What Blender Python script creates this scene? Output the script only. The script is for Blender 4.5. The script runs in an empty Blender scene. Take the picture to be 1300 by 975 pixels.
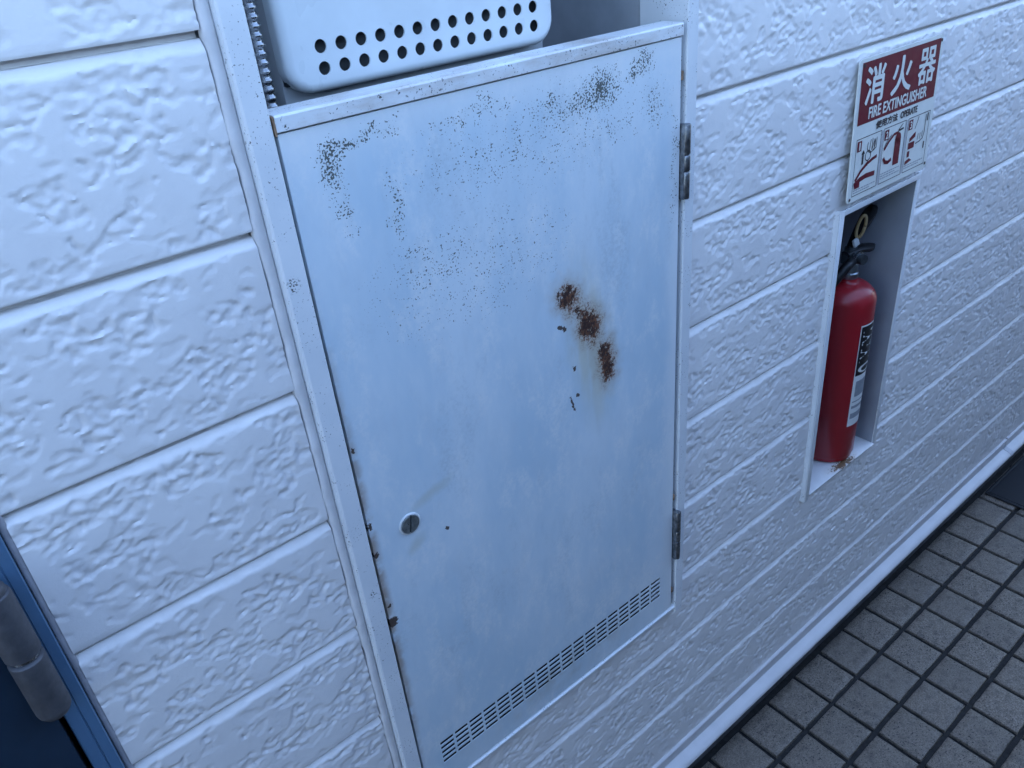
import bpy, bmesh, math, random
import numpy as np
from mathutils import Vector, Matrix

random.seed(7)
R = math.radians
scene = bpy.context.scene
COL = scene.collection

# ------------------------------------------------------------------ camera
cam_d = bpy.data.cameras.new('camera')
cam = bpy.data.objects.new('camera', cam_d)
COL.objects.link(cam)
RC = ((0.76629602, -0.63665421, -0.0863819),
      (-0.38268489, -0.34428724, -0.85733224),
      (0.51608399, 0.69002733, -0.50746389))          # rows: right, down, forward
m = Matrix(((RC[0][0], -RC[1][0], -RC[2][0], -0.2334),
            (RC[0][1], -RC[1][1], -RC[2][1], -0.6265),
            (RC[0][2], -RC[1][2], -RC[2][2], 1.5563),
            (0, 0, 0, 1)))
cam.matrix_world = m
cam_d.sensor_fit = 'HORIZONTAL'
cam_d.sensor_width = 36.0
cam_d.lens = 1019.745 / 1300 * 36.0
cam_d.clip_start = 0.01
cam_d.clip_end = 2000
scene.camera = cam

# ------------------------------------------------------------------ sky, sun, exposure
SUN_EL, SUN_AZ = 60.0, 18.0        # sun stands behind the house (azimuth from +Y towards +X)
world = bpy.data.worlds.new('World')
scene.world = world
world.use_nodes = True
wn = world.node_tree
sky = wn.nodes.new('ShaderNodeTexSky')
sky.sky_type = 'NISHITA'
sky.sun_disc = False
sky.sun_elevation = R(SUN_EL)
sky.sun_rotation = R(SUN_AZ)
sky.air_density = 1.0
sky.dust_density = 0.5
sky.ozone_density = 1.8
bg = wn.nodes['Background']
bg.inputs['Strength'].default_value = 0.12
wn.links.new(sky.outputs['Color'], bg.inputs['Color'])

sun_d = bpy.data.lights.new('sun', 'SUN')
sun_d.energy = 2.5
sun_d.angle = R(0.53)
sun_d.color = (1.0, 0.94, 0.86)
sun = bpy.data.objects.new('sun', sun_d)
COL.objects.link(sun)
to_sun = Vector((math.sin(R(SUN_AZ)) * math.cos(R(SUN_EL)), math.cos(R(SUN_AZ)) * math.cos(R(SUN_EL)), math.sin(R(SUN_EL))))
sun.rotation_euler = to_sun.to_track_quat('Z', 'Y').to_euler()
sun.location = (0, 0, 8)

scene.view_settings.view_transform = 'Standard'
scene.view_settings.look = 'None'
scene.view_settings.gamma = 1.0
scene.view_settings.use_curve_mapping = False
scene.view_settings.exposure = 2.85
scene.cycles.max_bounces = 5
scene.cycles.diffuse_bounces = 3
scene.cycles.glossy_bounces = 2
scene.cycles.use_adaptive_sampling = True
scene.cycles.adaptive_threshold = 0.02

# ------------------------------------------------------------------ node helpers
class NT:
    def __init__(s, name, rough=0.5, metal=0.0, spec=0.5):
        s.mat = bpy.data.materials.new(name)
        s.mat.use_nodes = True
        s.t = s.mat.node_tree
        s.b = s.t.nodes['Principled BSDF']
        s.b.inputs['Roughness'].default_value = rough
        s.b.inputs['Metallic'].default_value = metal
        s.b.inputs['Specular IOR Level'].default_value = spec
        s.tc = s.t.nodes.new('ShaderNodeTexCoord')
        s.P = s.tc.outputs['Object']
    def link(s, a, b):
        if hasattr(a, 'is_output'):
            s.t.links.new(a, b)
        else:
            b.default_value = a
    def math(s, op, a, b=0.0, c=None, clamp=False):
        n = s.t.nodes.new('ShaderNodeMath'); n.operation = op; n.use_clamp = clamp
        s.link(a, n.inputs[0]); s.link(b, n.inputs[1])
        if c is not None: s.link(c, n.inputs[2])
        return n.outputs[0]
    def mul(s, a, b): return s.math('MULTIPLY', a, b)
    def add(s, a, b): return s.math('ADD', a, b)
    def sub(s, a, b): return s.math('SUBTRACT', a, b)
    def mx(s, a, b): return s.math('MAXIMUM', a, b)
    def ramp(s, v, lo, hi, a=0.0, b=1.0):
        n = s.t.nodes.new('ShaderNodeMapRange'); n.interpolation_type = 'SMOOTHSTEP'; n.clamp = True
        s.link(v, n.inputs['Value'])
        n.inputs['From Min'].default_value = lo; n.inputs['From Max'].default_value = hi
        n.inputs['To Min'].default_value = a; n.inputs['To Max'].default_value = b
        return n.outputs['Result']
    def map(s, loc=(0, 0, 0), scale=(1, 1, 1), vec=None):
        n = s.t.nodes.new('ShaderNodeMapping')
        s.link(vec or s.P, n.inputs['Vector'])
        n.inputs['Location'].default_value = loc; n.inputs['Scale'].default_value = scale
        return n.outputs[0]
    def noise(s, scale, detail=3, rough=0.55, vec=None, dist=0.0):
        n = s.t.nodes.new('ShaderNodeTexNoise'); n.inputs['Scale'].default_value = scale
        n.inputs['Detail'].default_value = detail; n.inputs['Roughness'].default_value = rough
        n.inputs['Distortion'].default_value = dist
        s.link(vec or s.P, n.inputs['Vector'])
        return n.outputs['Fac']
    def voro(s, scale, vec=None, out='Distance', rnd=1.0):
        n = s.t.nodes.new('ShaderNodeTexVoronoi'); n.inputs['Scale'].default_value = scale
        n.inputs['Randomness'].default_value = rnd
        s.link(vec or s.P, n.inputs['Vector'])
        return n.outputs[out]
    def warp(s, scale, amt, vec=None):
        n = s.t.nodes.new('ShaderNodeTexNoise'); n.inputs['Scale'].default_value = scale; n.inputs['Detail'].default_value = 4
        s.link(vec or s.P, n.inputs['Vector'])
        a = s.t.nodes.new('ShaderNodeVectorMath'); a.operation = 'SUBTRACT'; s.link(n.outputs['Color'], a.inputs[0]); a.inputs[1].default_value = (.5, .5, .5)
        b = s.t.nodes.new('ShaderNodeVectorMath'); b.operation = 'SCALE'; s.link(a.outputs[0], b.inputs[0]); b.inputs['Scale'].default_value = amt
        c = s.t.nodes.new('ShaderNodeVectorMath'); c.operation = 'ADD'; s.link(vec or s.P, c.inputs[0]); s.link(b.outputs[0], c.inputs[1])
        return c.outputs[0]
    def blob(s, x, z, rx, rz, ang=0.0, vec=None, soft=1.0, y=None):
        """1 in the middle of an ellipse on the x-z plane, 0 outside"""
        sep = s.t.nodes.new('ShaderNodeSeparateXYZ'); s.link(vec or s.P, sep.inputs[0])
        dx = s.sub(sep.outputs[0], x); dz = s.sub(sep.outputs[2 if y is None else 1], z)
        ca, sa = math.cos(R(ang)), math.sin(R(ang))
        u = s.add(s.mul(dx, ca / rx), s.mul(dz, sa / rx))
        v = s.sub(s.mul(dz, ca / rz), s.mul(dx, sa / rz))
        d = s.math('SQRT', s.add(s.mul(u, u), s.mul(v, v)))
        return s.ramp(d, 1.0, 1.0 - soft)
    def mix(s, f, a, b):
        n = s.t.nodes.new('ShaderNodeMix'); n.data_type = 'RGBA'
        s.link(f, n.inputs[0])
        for k, v in ((6, a), (7, b)):
            if hasattr(v, 'is_output'): s.t.links.new(v, n.inputs[k])
            else: n.inputs[k].default_value = (*v[:3], 1)
        return n.outputs[2]
    def color(s, c):
        if hasattr(c, 'is_output'): s.t.links.new(c, s.b.inputs['Base Color'])
        else: s.b.inputs['Base Color'].default_value = (*c[:3], 1)
    def rough(s, v): s.link(v, s.b.inputs['Roughness'])
    def bump(s, h, strength=0.3, dist=0.001):
        n = s.t.nodes.new('ShaderNodeBump'); n.inputs['Strength'].default_value = strength; n.inputs['Distance'].default_value = dist
        s.link(h, n.inputs['Height']); s.t.links.new(n.outputs[0], s.b.inputs['Normal'])

def simple(name, c, rough=0.5, metal=0.0, var=0.08, scale=60, bump=0.0, bscale=400, bdist=0.0005):
    n = NT(name, rough, metal)
    f = n.noise(scale, 4)
    n.color(n.mix(n.ramp(f, .3, .7), tuple(x * (1 - var) for x in c), tuple(min(1, x * (1 + var)) for x in c)))
    n.rough(n.ramp(n.noise(scale * 1.7, 3), .25, .75, max(0, rough - .08), min(1, rough + .08)))
    if bump: n.bump(n.noise(bscale, 3), bump, bdist)
    return n.mat

# ------------------------------------------------------------------ object helpers
def tag(o, label=None, cat=None, group=None, kind=None):
    if label: o['label'] = label
    if cat: o['category'] = cat
    if group: o['group'] = group
    if kind: o['kind'] = kind
    return o

def wloc(o):
    v = Vector((0, 0, 0))
    while o is not None:
        v = v + o.location; o = o.parent
    return v

def thing(name, loc, label, cat, group=None):
    o = bpy.data.objects.new(name, None); COL.objects.link(o)
    o.empty_display_size = .05
    o.location = loc
    return tag(o, label, cat, group)

def link(name, me, mat, parent=None):
    o = bpy.data.objects.new(name, me); COL.objects.link(o)
    if parent is not None: o.parent = parent
    if mat is not None and not me.materials: me.materials.append(mat)
    return o

def mesh_obj(name, verts, faces, mat, parent=None, smooth=False, local=False):
    """verts in world coordinates; stored relative to the parent thing"""
    off = np.zeros(3) if (parent is None or local) else np.array(wloc(parent))
    V = np.asarray(verts, float).reshape(-1, 3) - off
    me = bpy.data.meshes.new(name)
    me.from_pydata(V.tolist(), [], [tuple(int(i) for i in f) for f in faces])
    if smooth: me.polygons.foreach_set('use_smooth', [True] * len(me.polygons))
    me.update()
    return link(name, me, mat, parent)

def bm_obj(name, bm, mat, parent=None, smooth=False, local=False, autos=None):
    if parent is not None and not local:
        bmesh.ops.translate(bm, verts=bm.verts, vec=-wloc(parent))
    bmesh.ops.recalc_face_normals(bm, faces=bm.faces)
    me = bpy.data.meshes.new(name); bm.to_mesh(me); bm.free()
    if smooth or autos: me.polygons.foreach_set('use_smooth', [True] * len(me.polygons))
    if autos: me.set_sharp_from_angle(angle=R(autos))
    return link(name, me, mat, parent)

def bbox(bm, x0, x1, y0, y1, z0, z1, bev=0.0, seg=2):
    M = Matrix.Translation(((x0 + x1) / 2, (y0 + y1) / 2, (z0 + z1) / 2)) @ Matrix.Diagonal((x1 - x0, y1 - y0, z1 - z0, 1))
    r = bmesh.ops.create_cube(bm, size=1, matrix=M)
    if bev:
        es = list({e for v in r['verts'] for e in v.link_edges})
        bmesh.ops.bevel(bm, geom=es, offset=bev, segments=seg, profile=.5, affect='EDGES')

def box(name, x0, x1, y0, y1, z0, z1, mat, parent=None, bev=0.0):
    bm = bmesh.new(); bbox(bm, x0, x1, y0, y1, z0, z1, bev)
    return bm_obj(name, bm, mat, parent, autos=35 if bev else None)

def lathe(name, prof, axis_pt, mat, parent=None, seg=40, direction=(0, 0, 1), autos=40):
    """prof: list of (r, h)"""
    q = Vector(direction).to_track_quat('Z', 'Y')
    V, F = [], []
    for (r, h) in prof:
        for k in range(seg):
            a = 2 * math.pi * k / seg
            V.append(Vector(axis_pt) + q @ Vector((r * math.cos(a), r * math.sin(a), h)))
    n = len(prof)
    for i in range(n - 1):
        for k in range(seg):
            k2 = (k + 1) % seg
            F.append((i * seg + k, i * seg + k2, (i + 1) * seg + k2, (i + 1) * seg + k))
    F.append(tuple(range(seg))[::-1]); F.append(tuple((n - 1) * seg + k for k in range(seg)))
    bm = bmesh.new()
    vs = [bm.verts.new(v) for v in V]
    for f in F:
        try: bm.faces.new([vs[i] for i in f])
        except ValueError: pass
    bmesh.ops.remove_doubles(bm, verts=bm.verts, dist=1e-6)
    return bm_obj(name, bm, mat, parent, autos=autos)

def tube(name, pts, rad, mat, parent=None, seg=10):
    pts = [Vector(p) for p in pts]
    V, F = [], []
    rads = rad if isinstance(rad, (list, tuple)) else [rad] * len(pts)
    for i, p in enumerate(pts):
        d = (pts[min(i + 1, len(pts) - 1)] - pts[max(i - 1, 0)]).normalized()
        u = d.cross(Vector((0.31, 0.9, 0.2))).normalized(); w = d.cross(u)
        for k in range(seg):
            a = 2 * math.pi * k / seg
            V.append(p + (u * math.cos(a) + w * math.sin(a)) * rads[i])
    for i in range(len(pts) - 1):
        for k in range(seg):
            k2 = (k + 1) % seg
            F.append((i * seg + k, i * seg + k2, (i + 1) * seg + k2, (i + 1) * seg + k))
    F.append(tuple(range(seg))[::-1]); F.append(tuple((len(pts) - 1) * seg + k for k in range(seg)))
    return mesh_obj(name, V, F, mat, parent, smooth=True)

def extrude_profile(name, prof, x0, x1, mat, parent=None, nx=1, jit=0.0, autos=30):
    """prof: closed list of (y, z), swept along x"""
    n = len(prof); V, F = [], []
    for i in range(nx + 1):
        x = x0 + (x1 - x0) * i / nx
        for (y, z) in prof:
            V.append((x, y + random.uniform(-jit, jit), z + random.uniform(-jit, jit)))
    for i in range(nx):
        for k in range(n):
            k2 = (k + 1) % n
            F.append((i * n + k, (i + 1) * n + k, (i + 1) * n + k2, i * n + k2))
    F.append(tuple(range(n))); F.append(tuple(nx * n + k for k in range(n))[::-1])
    bm = bmesh.new(); vs = [bm.verts.new(v) for v in V]
    for f in F: bm.faces.new([vs[i] for i in f])
    return bm_obj(name, bm, mat, parent, autos=autos)

def panel_with_holes(name, xs, zs, hole, y0, y1, mat, parent):
    """flat sheet in x-z between y0 (front) and y1 (back), cells where hole(i,j) is true are left open"""
    nx, nz = len(xs), len(zs)
    def vid(i, j, b): return (b * nz + j) * nx + i
    V = [(x, y, z) for y in (y0, y1) for z in zs for x in xs]
    F = []
    keep = [[not hole(i, j) for i in range(nx - 1)] for j in range(nz - 1)]
    def k(i, j): return 0 <= i < nx - 1 and 0 <= j < nz - 1 and keep[j][i]
    for j in range(nz - 1):
        for i in range(nx - 1):
            if not keep[j][i]: continue
            F.append((vid(i, j, 0), vid(i + 1, j, 0), vid(i + 1, j + 1, 0), vid(i, j + 1, 0)))
            F.append((vid(i, j, 1), vid(i, j + 1, 1), vid(i + 1, j + 1, 1), vid(i + 1, j, 1)))
            if not k(i - 1, j): F.append((vid(i, j, 0), vid(i, j + 1, 0), vid(i, j + 1, 1), vid(i, j, 1)))
            if not k(i + 1, j): F.append((vid(i + 1, j, 0), vid(i + 1, j, 1), vid(i + 1, j + 1, 1), vid(i + 1, j + 1, 0)))
            if not k(i, j - 1): F.append((vid(i, j, 0), vid(i, j, 1), vid(i + 1, j, 1), vid(i + 1, j, 0)))
            if not k(i, j + 1): F.append((vid(i, j + 1, 0), vid(i + 1, j + 1, 0), vid(i + 1, j + 1, 1), vid(i, j + 1, 1)))
    o = mesh_obj(name, V, F, mat, parent)
    bm = bmesh.new(); bm.from_mesh(o.data)
    bmesh.ops.delete(bm, geom=[v for v in bm.verts if not v.link_faces], context='VERTS')
    bmesh.ops.recalc_face_normals(bm, faces=bm.faces)
    bm.to_mesh(o.data); bm.free()
    return o

# ------------------------------------------------------------------ numpy noise
_rng = np.random.default_rng(11)
_perm = _rng.permutation(4096)
_ga = _rng.uniform(0, 2 * np.pi, 4096)
def perlin(x, y, seed=0):
    xi = np.floor(x).astype(np.int64); yi = np.floor(y).astype(np.int64)
    xf = x - xi; yf = y - yi
    u = xf * xf * xf * (xf * (xf * 6 - 15) + 10); v = yf * yf * yf * (yf * (yf * 6 - 15) + 10)
    def g(ix, iy, dx, dy):
        h = _perm[(_perm[(ix + seed * 131) & 4095] + iy * 17 + seed * 57) & 4095]
        a = _ga[h]; return np.cos(a) * dx + np.sin(a) * dy
    n00 = g(xi, yi, xf, yf); n10 = g(xi + 1, yi, xf - 1, yf)
    n01 = g(xi, yi + 1, xf, yf - 1); n11 = g(xi + 1, yi + 1, xf - 1, yf - 1)
    return (n00 * (1 - u) + n10 * u) * (1 - v) + (n01 * (1 - u) + n11 * u) * v
def fbm(x, y, seed=0, oct=3, gain=.5):
    s = 0; a = 1
    for o in range(oct):
        s = s + a * perlin(x * 2 ** o, y * 2 ** o, seed + o); a *= gain
    return s
def sstep(a, b, x):
    t = np.clip((x - a) / (b - a), 0, 1); return t * t * (3 - 2 * t)

# ------------------------------------------------------------------ materials
def siding_material():
    n = NT('siding_paint', .55)
    a = n.noise(9, 4); b = n.noise(70, 3)
    c = n.mix(n.ramp(a, .3, .7), (.79, .765, .755), (.85, .825, .81))
    c = n.mix(n.ramp(b, .58, .8, 0, .25), c, (.60, .60, .58))
    n.color(c)
    n.rough(n.ramp(n.noise(40, 3), .3, .7, .42, .62))
    n.bump(n.noise(300, 4, .65), .4, .0006)
    return n.mat
M_SIDING = siding_material()
M_SEAL = simple('sealant', (.66, .65, .66), .6, var=.08, scale=30, bump=.4, bscale=120, bdist=.001)
M_SEALGREY = simple('grey_sealant', (.36, .36, .39), .7, var=.15, scale=40, bump=.4, bscale=150, bdist=.001)
M_CORE = simple('wall_core', (.4, .4, .4), .9)
M_STEELDARK = simple('dark_steel', (.22, .23, .245), .38, .9, var=.35, scale=150, bump=.3, bscale=600)
M_STEEL = simple('bright_steel', (.55, .56, .58), .25, 1.0, var=.2, scale=200)
M_BLACK = simple('black_plastic', (.012, .012, .014), .45)
M_INNER = simple('unlit_inner_steel', (.03, .032, .036), .6)
M_CAVITY = simple('cavity_paint', (.42, .44, .47), .55, var=.12, scale=15)
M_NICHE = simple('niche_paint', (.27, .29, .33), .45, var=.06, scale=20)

def frame_paint(name, cx, cz, seed, spots=(), wear=0.0):
    n = NT(name, .38)
    v = n.map(loc=(seed * 3.1, seed * 1.7, 0))
    c = n.mix(n.ramp(n.noise(14, 4, vec=v), .3, .7), (.70, .725, .75), (.77, .785, .80))
    sp = n.mul(n.ramp(n.noise(420, 2, .6, vec=v), .635, .675), n.ramp(n.noise(30, 3, vec=v), .44, .60))
    for (x, z, r) in spots:
        sp = n.mx(sp, n.mul(n.blob(x - cx, z - cz, r, r * 1.2, 30, soft=.6), n.ramp(n.noise(420, 3, vec=v), .53, .57)))
    if wear:
        c = n.mix(n.mul(n.ramp(n.noise(26, 5, .65, vec=n.map(scale=(.5, 1, 1.6), vec=v)), .40, .68), wear), c, (.46, .39, .33))
        sp = n.mx(sp, n.mul(n.ramp(n.noise(260, 3, .6, vec=v), .62, .68), n.ramp(n.noise(18, 3, vec=v), .48, .62)))
    c = n.mix(sp, c, (.07, .065, .06))
    n.color(c); n.rough(n.ramp(n.noise(50, 3, vec=v), .3, .7, .3, .48))
    n.bump(n.sub(n.noise(500, 3), n.mul(sp, .8)), .2, .0005)
    return n.mat

BX, BY, BZ = .2658, -.012, .536        # base of the cabinet

def door_material():
    n = NT('weathered_door_paint', .42)
    P = lambda x: x - BX
    Z = lambda z: z - BZ
    base = n.mix(n.ramp(n.noise(5.5, 5, .6, vec=n.map(scale=(1.4, 1, .55))), .32, .68), (.52, .64, .73), (.69, .76, .81))
    base = n.mix(n.ramp(n.noise(26, 5, .65, vec=n.map(scale=(1.2, 1, .5))), .45, .75, 0, .4), base, (.56, .63, .69))
    # chalky bloom: sponge-like pale and dull patches with a fine grain
    pale = n.ramp(n.noise(15, 6, .7, vec=n.map(loc=(3, 0, 1), scale=(1.3, 1, .7))), .46, .66, 0, .6)
    base = n.mix(n.mul(pale, n.ramp(n.noise(230, 3, .6), .35, .6, .35, 1)), base, (.80, .82, .83))
    dull = n.ramp(n.noise(11, 6, .7, vec=n.map(loc=(7, 0, 4), scale=(1.2, 1, .5))), .50, .68, 0, .55)
    base = n.mix(n.mul(dull, n.ramp(n.noise(260, 3, .6), .40, .62, .2, 1)), base, (.47, .545, .60))
    # paint worn paler along the folded edges
    rim = n.mx(n.blob(P(.505), Z(1.0), .03, 1.6, 0, vec=n.warp(25, .02), soft=.95), n.blob(P(.26), Z(1.425), 1.6, .05, 0, vec=n.warp(25, .02), soft=.95))
    base = n.mix(n.mul(rim, .6), base, (.80, .815, .82))
    # yellowish run-off under the rust and along the edges
    run = n.mul(n.blob(P(.352), Z(1.10), .05, .17, 8, vec=n.warp(22, .03), soft=.9), n.ramp(n.noise(20, 4, vec=n.map(scale=(3, 1, .5))), .28, .62, .25, 1))
    base = n.mix(n.mul(run, .75), base, (.54, .53, .42))
    smear = n.mx(n.blob(P(.105), Z(1.02), .045, .010, 18, vec=n.warp(30, .02), soft=.9), n.blob(P(.075), Z(.965), .02, .012, 20, vec=n.warp(30, .02), soft=.9))
    base = n.mix(n.mul(smear, .5), base, (.50, .52, .46))
    # mildew specks: fine noise that passes its threshold more often inside the patches
    w = n.warp(28, .05)
    dens = n.blob(P(.074), Z(1.398), .034, .014, 10, vec=w, soft=.8)
    for (x, z, rx, rz, a, k) in ((.062, 1.383, .018, .034, -8, .95), (.066, 1.35, .012, .03, 0, .6), (.105, 1.406, .045, .012, 4, .75), (.34, 1.378, .07, .02, 12, .7), (.46, 1.36, .03, .04, 0, .5), (.118, 1.335, .012, .05, 0, .6), (.126, 1.285, .03, .03, 0, .42),
                                 (.375, 1.385, .055, .030, 20, .95), (.435, 1.400, .04, .018, 15, .85), (.215, 1.400, .09, .014, 0, .5),
                                 (.31, 1.385, .05, .020, 0, .5), (.40, 1.345, .05, .035, 0, .35), (.492, 1.29, .010, .12, 0, .5), (.16, 1.27, .09, .05, 0, .33),
                                 (.29, 1.36, .24, .07, 0, .27), (.20, 1.25, .20, .09, 0, .22)):
        dens = n.mx(dens, n.mul(n.blob(P(x), Z(z), rx, rz, a, vec=w, soft=.95), k))
    fine = n.add(n.mul(n.noise(480, 2, .5), .66), n.mul(n.noise(120, 3, .6), .34))
    thr = n.sub(.652, n.mul(dens, .190))
    sp = n.ramp(n.sub(fine, thr), 0.0, .022)
    sp = n.mul(sp, n.ramp(dens, .02, .12))
    base = n.mix(n.mul(n.ramp(dens, .05, 1.0), .28), base, (.50, .54, .55))
    base = n.mix(n.mul(sp, .92), base, (.055, .058, .048))
    # rust wounds
    w2 = n.warp(70, .028); w3 = n.warp(260, .008)
    halo = None
    for (x, z, rx, rz, a) in ((.320, 1.172, .027, .035, 35), (.350, 1.130, .030, .046, 25), (.375, 1.070, .025, .045, 5)):
        h = n.blob(P(x), Z(z), rx * 1.35, rz * 1.35, a, vec=w2, soft=.9)
        halo = h if halo is None else n.mx(halo, h)
    base = n.mix(n.mul(halo, .8), base, (.47, .38, .29))
    base = n.mix(n.mul(n.ramp(halo, .25, .9), n.ramp(n.noise(420, 3, .6), .47, .60, 0, .75)), base, (.22, .12, .075))
    core = None
    for (x, z, rx, rz, a) in ((.317, 1.177, .020, .028, 30), (.3475, 1.130, .024, .040, 18), (.334, 1.154, .007, .013, 40), (.3775, 1.062, .017, .034, -6), (.371, 1.086, .017, .020, -20)):
        h = n.blob(P(x), Z(z), rx, rz, a, vec=w2, soft=.75)
        core = h if core is None else n.mx(core, h)
    rn = n.add(n.mul(n.noise(300, 4, .65), .7), n.mul(n.noise(75, 3), .3))
    rusty = n.ramp(n.add(core, n.mul(n.sub(rn, .5), 3.2)), .38, .85)
    rusty = n.mul(rusty, n.ramp(core, .01, .15))
    chips = None
    for (x, z, rx, rz, a) in ((.3035, 1.1435, .005, .0025, -25), (.309, 1.139, .005, .003, -40), (.3216, 1.0823, .003, .004, 0), (.3165, 1.034, .0016, .013, 18),
                              (.325, 1.043, .002, .003, 30), (.303, 1.182, .0014, .008, 0), (.0275, .8795, .0065, .008, 0), (.0285, .9045, .003, .003, 0), (.0272, 1.1165, .0025, .003, 0), (.0265, 1.019, .003, .006, 0),
                              (.1165, .9635, .0020, .0030, 15), (.0262, .98, .0025, .004, 0)):
        h = n.mul(n.blob(P(x), Z(z), rx * 1.5, rz * 1.4, a, vec=w3, soft=.8), 1.5)
        chips = h if chips is None else n.mx(chips, h)
    chips0 = chips
    chips = n.ramp(n.add(chips, n.mul(n.sub(n.noise(340, 3, .65), .5), 2.4)), .45, .72)
    chips = n.mul(chips, n.ramp(chips0, .02, .3))
    rc = n.mix(n.ramp(n.add(n.noise(210, 4, .7), n.mul(core, .22)), .50, .80), (.20, .075, .035), (.040, .015, .010))
    base = n.mix(rusty, base, rc)
    edge = n.mul(n.blob(P(.022), Z(.93), .0135, .42, 0, vec=n.warp(60, .006), soft=.8), n.ramp(n.noise(45, 4), .30, .56))
    base = n.mix(n.mul(edge, .9), base, (.34, .26, .20))
    lower = n.mul(n.blob(P(.27), Z(.60), .25, .045, 0, vec=n.warp(30, .02), soft=.9), n.ramp(n.noise(30, 4), .3, .7))
    base = n.mix(n.mul(lower, .65), base, (.46, .46, .43))
    base = n.mix(n.mul(chips, .95), base, (.055, .028, .018))
    n.color(base)
    allr = n.mx(n.mx(rusty, chips), sp)
    n.rough(n.add(n.ramp(n.noise(18, 4, vec=n.map(scale=(1, 1, .5))), .3, .7, .33, .55), n.mul(allr, .35)))
    n.bump(n.add(n.mul(n.noise(60, 3), .25), n.mul(n.noise(700, 2), .14)), .3, .0008)
    return n.mat

# ================================================================== GROUND, FLOOR
def asphalt():
    n = NT('asphalt', .9)
    n.color(n.mix(n.noise(40, 5), (.035, .035, .037), (.075, .075, .077)))
    n.bump(n.noise(150, 4), .5, .004)
    return n.mat
ground = mesh_obj('ground', [(-400, -400, -.06), (400, -400, -.06), (400, 400, -.06), (-400, 400, -.06)], [(0, 1, 2, 3)], asphalt())
tag(ground, kind='structure')

def tile_material():
    n = NT('stoneware_tile', .6, spec=.35)
    oi = n.t.nodes.new('ShaderNodeObjectInfo')
    geo = n.t.nodes.new('ShaderNodeNewGeometry')
    P = geo.outputs['Position']
    tone = oi.outputs['Random']
    a = n.noise(420, 4, .7, vec=P); b = n.noise(60, 3, .6, vec=P); g = n.noise(7, 3, vec=P)
    c = n.mix(n.ramp(a, .35, .65), (.105, .086, .069), (.290, .240, .192))
    c = n.mix(n.ramp(tone, 0, 1, 0, .45), c, (.14, .118, .098))
    c = n.mix(n.ramp(b, .48, .72, 0, .6), c, (.080, .067, .055))
    pit = n.ramp(n.noise(260, 3, .6, vec=P), .57, .66)
    pit = n.mul(pit, n.ramp(g, .35, .6, .35, 1))
    c = n.mix(pit, c, (.018, .018, .02))
    n.color(c)
    n.rough(n.add(n.ramp(n.noise(90, 3, vec=P), .3, .7, .42, .62), n.mul(pit, .3)))
    n.bump(n.sub(n.add(n.mul(n.noise(330, 4, vec=P), .6), n.mul(n.noise(70, 3, vec=P), .5)), n.mul(pit, .9)), .55, .0012)
    return n.mat
M_TILE = tile_material()
M_GROUT = simple('dark_grout', (.016, .015, .015), .9, var=.3, scale=90, bump=.6, bscale=500, bdist=.001)

FX0, FY0, TP = 1.7462, -.0989, .1                 # a grout crossing, pitch
floor = mesh_obj('floor', [(-2.6, -1.19, 0), (6, -1.19, 0), (6, .02, 0), (-2.6, .02, 0), (-2.6, -1.19, -.12), (6, -1.19, -.12), (6, .02, -.12), (-2.6, .02, -.12)],
                 [(0, 1, 2, 3), (4, 7, 6, 5), (0, 4, 5, 1), (1, 5, 6, 2), (2, 6, 7, 3), (3, 7, 4, 0)], M_GROUT)
floor.data.transform(Matrix.Translation((0, 0, -.004)))
tag(floor, kind='structure')

def tile_mesh(k):
    rr = random.Random(40 + k)
    g = .0050
    h = TP / 2 - g
    N = 6
    bm = bmesh.new()
    rings = []
    # outline with slightly irregular edges
    base = []
    for s in range(4):
        for i in range(N):
            t = -1 + 2 * i / N
            p = [(t, -1), (1, t), (-t, 1), (-1, -t)][s]
            base.append((p[0] * h + rr.uniform(-.0006, .0006), p[1] * h + rr.uniform(-.0006, .0006)))
    def ring(sc, z, j=0):
        return [bm.verts.new((x * sc, y * sc, z + rr.uniform(-j, j))) for x, y in base]
    tx, ty = rr.uniform(-.006, .006), rr.uniform(-.006, .006)
    rings = [ring(1.0, -.0085), ring(1.0, .0005), ring(.988, .0024, .0002), ring(.965, .0032, .0003), ring(.6, .0034, .0005)]
    for r in rings[1:]:
        for v in r: v.co.z += v.co.x * tx + v.co.y * ty
    n = len(base)
    for a, b in zip(rings, rings[1:]):
        for i in range(n): bm.faces.new((a[i], a[(i + 1) % n], b[(i + 1) % n], b[i]))
    bm.faces.new(rings[-1])
    bmesh.ops.recalc_face_normals(bm, faces=bm.faces)
    me = bpy.data.meshes.new('floor_tile'); bm.to_mesh(me); bm.free()
    me.polygons.foreach_set('use_smooth', [True] * len(me.polygons)); me.set_sharp_from_angle(angle=R(50))
    me.materials.append(M_TILE)
    return me
TM = [tile_mesh(k) for k in range(8)]
near, far = [], []
for i in range(-42, 42):
    for j in range(0, 12):
        cx_, cy_ = FX0 + (i + .5) * TP, FY0 + (.5 - j) * TP
        if .35 < cx_ < 2.35 and cy_ > -.85 + 0 and (cx_ - .35) * 0 == 0: near.append((cx_, cy_))
        elif -2.5 < cx_ < 5.9 and cy_ > -1.15: far.append((cx_, cy_))
near.sort(key=lambda c: (c[0] - 1.3) ** 2 * .6 + (c[1] + .1) ** 2)
far += near[190:]; near = near[:190]
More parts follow.
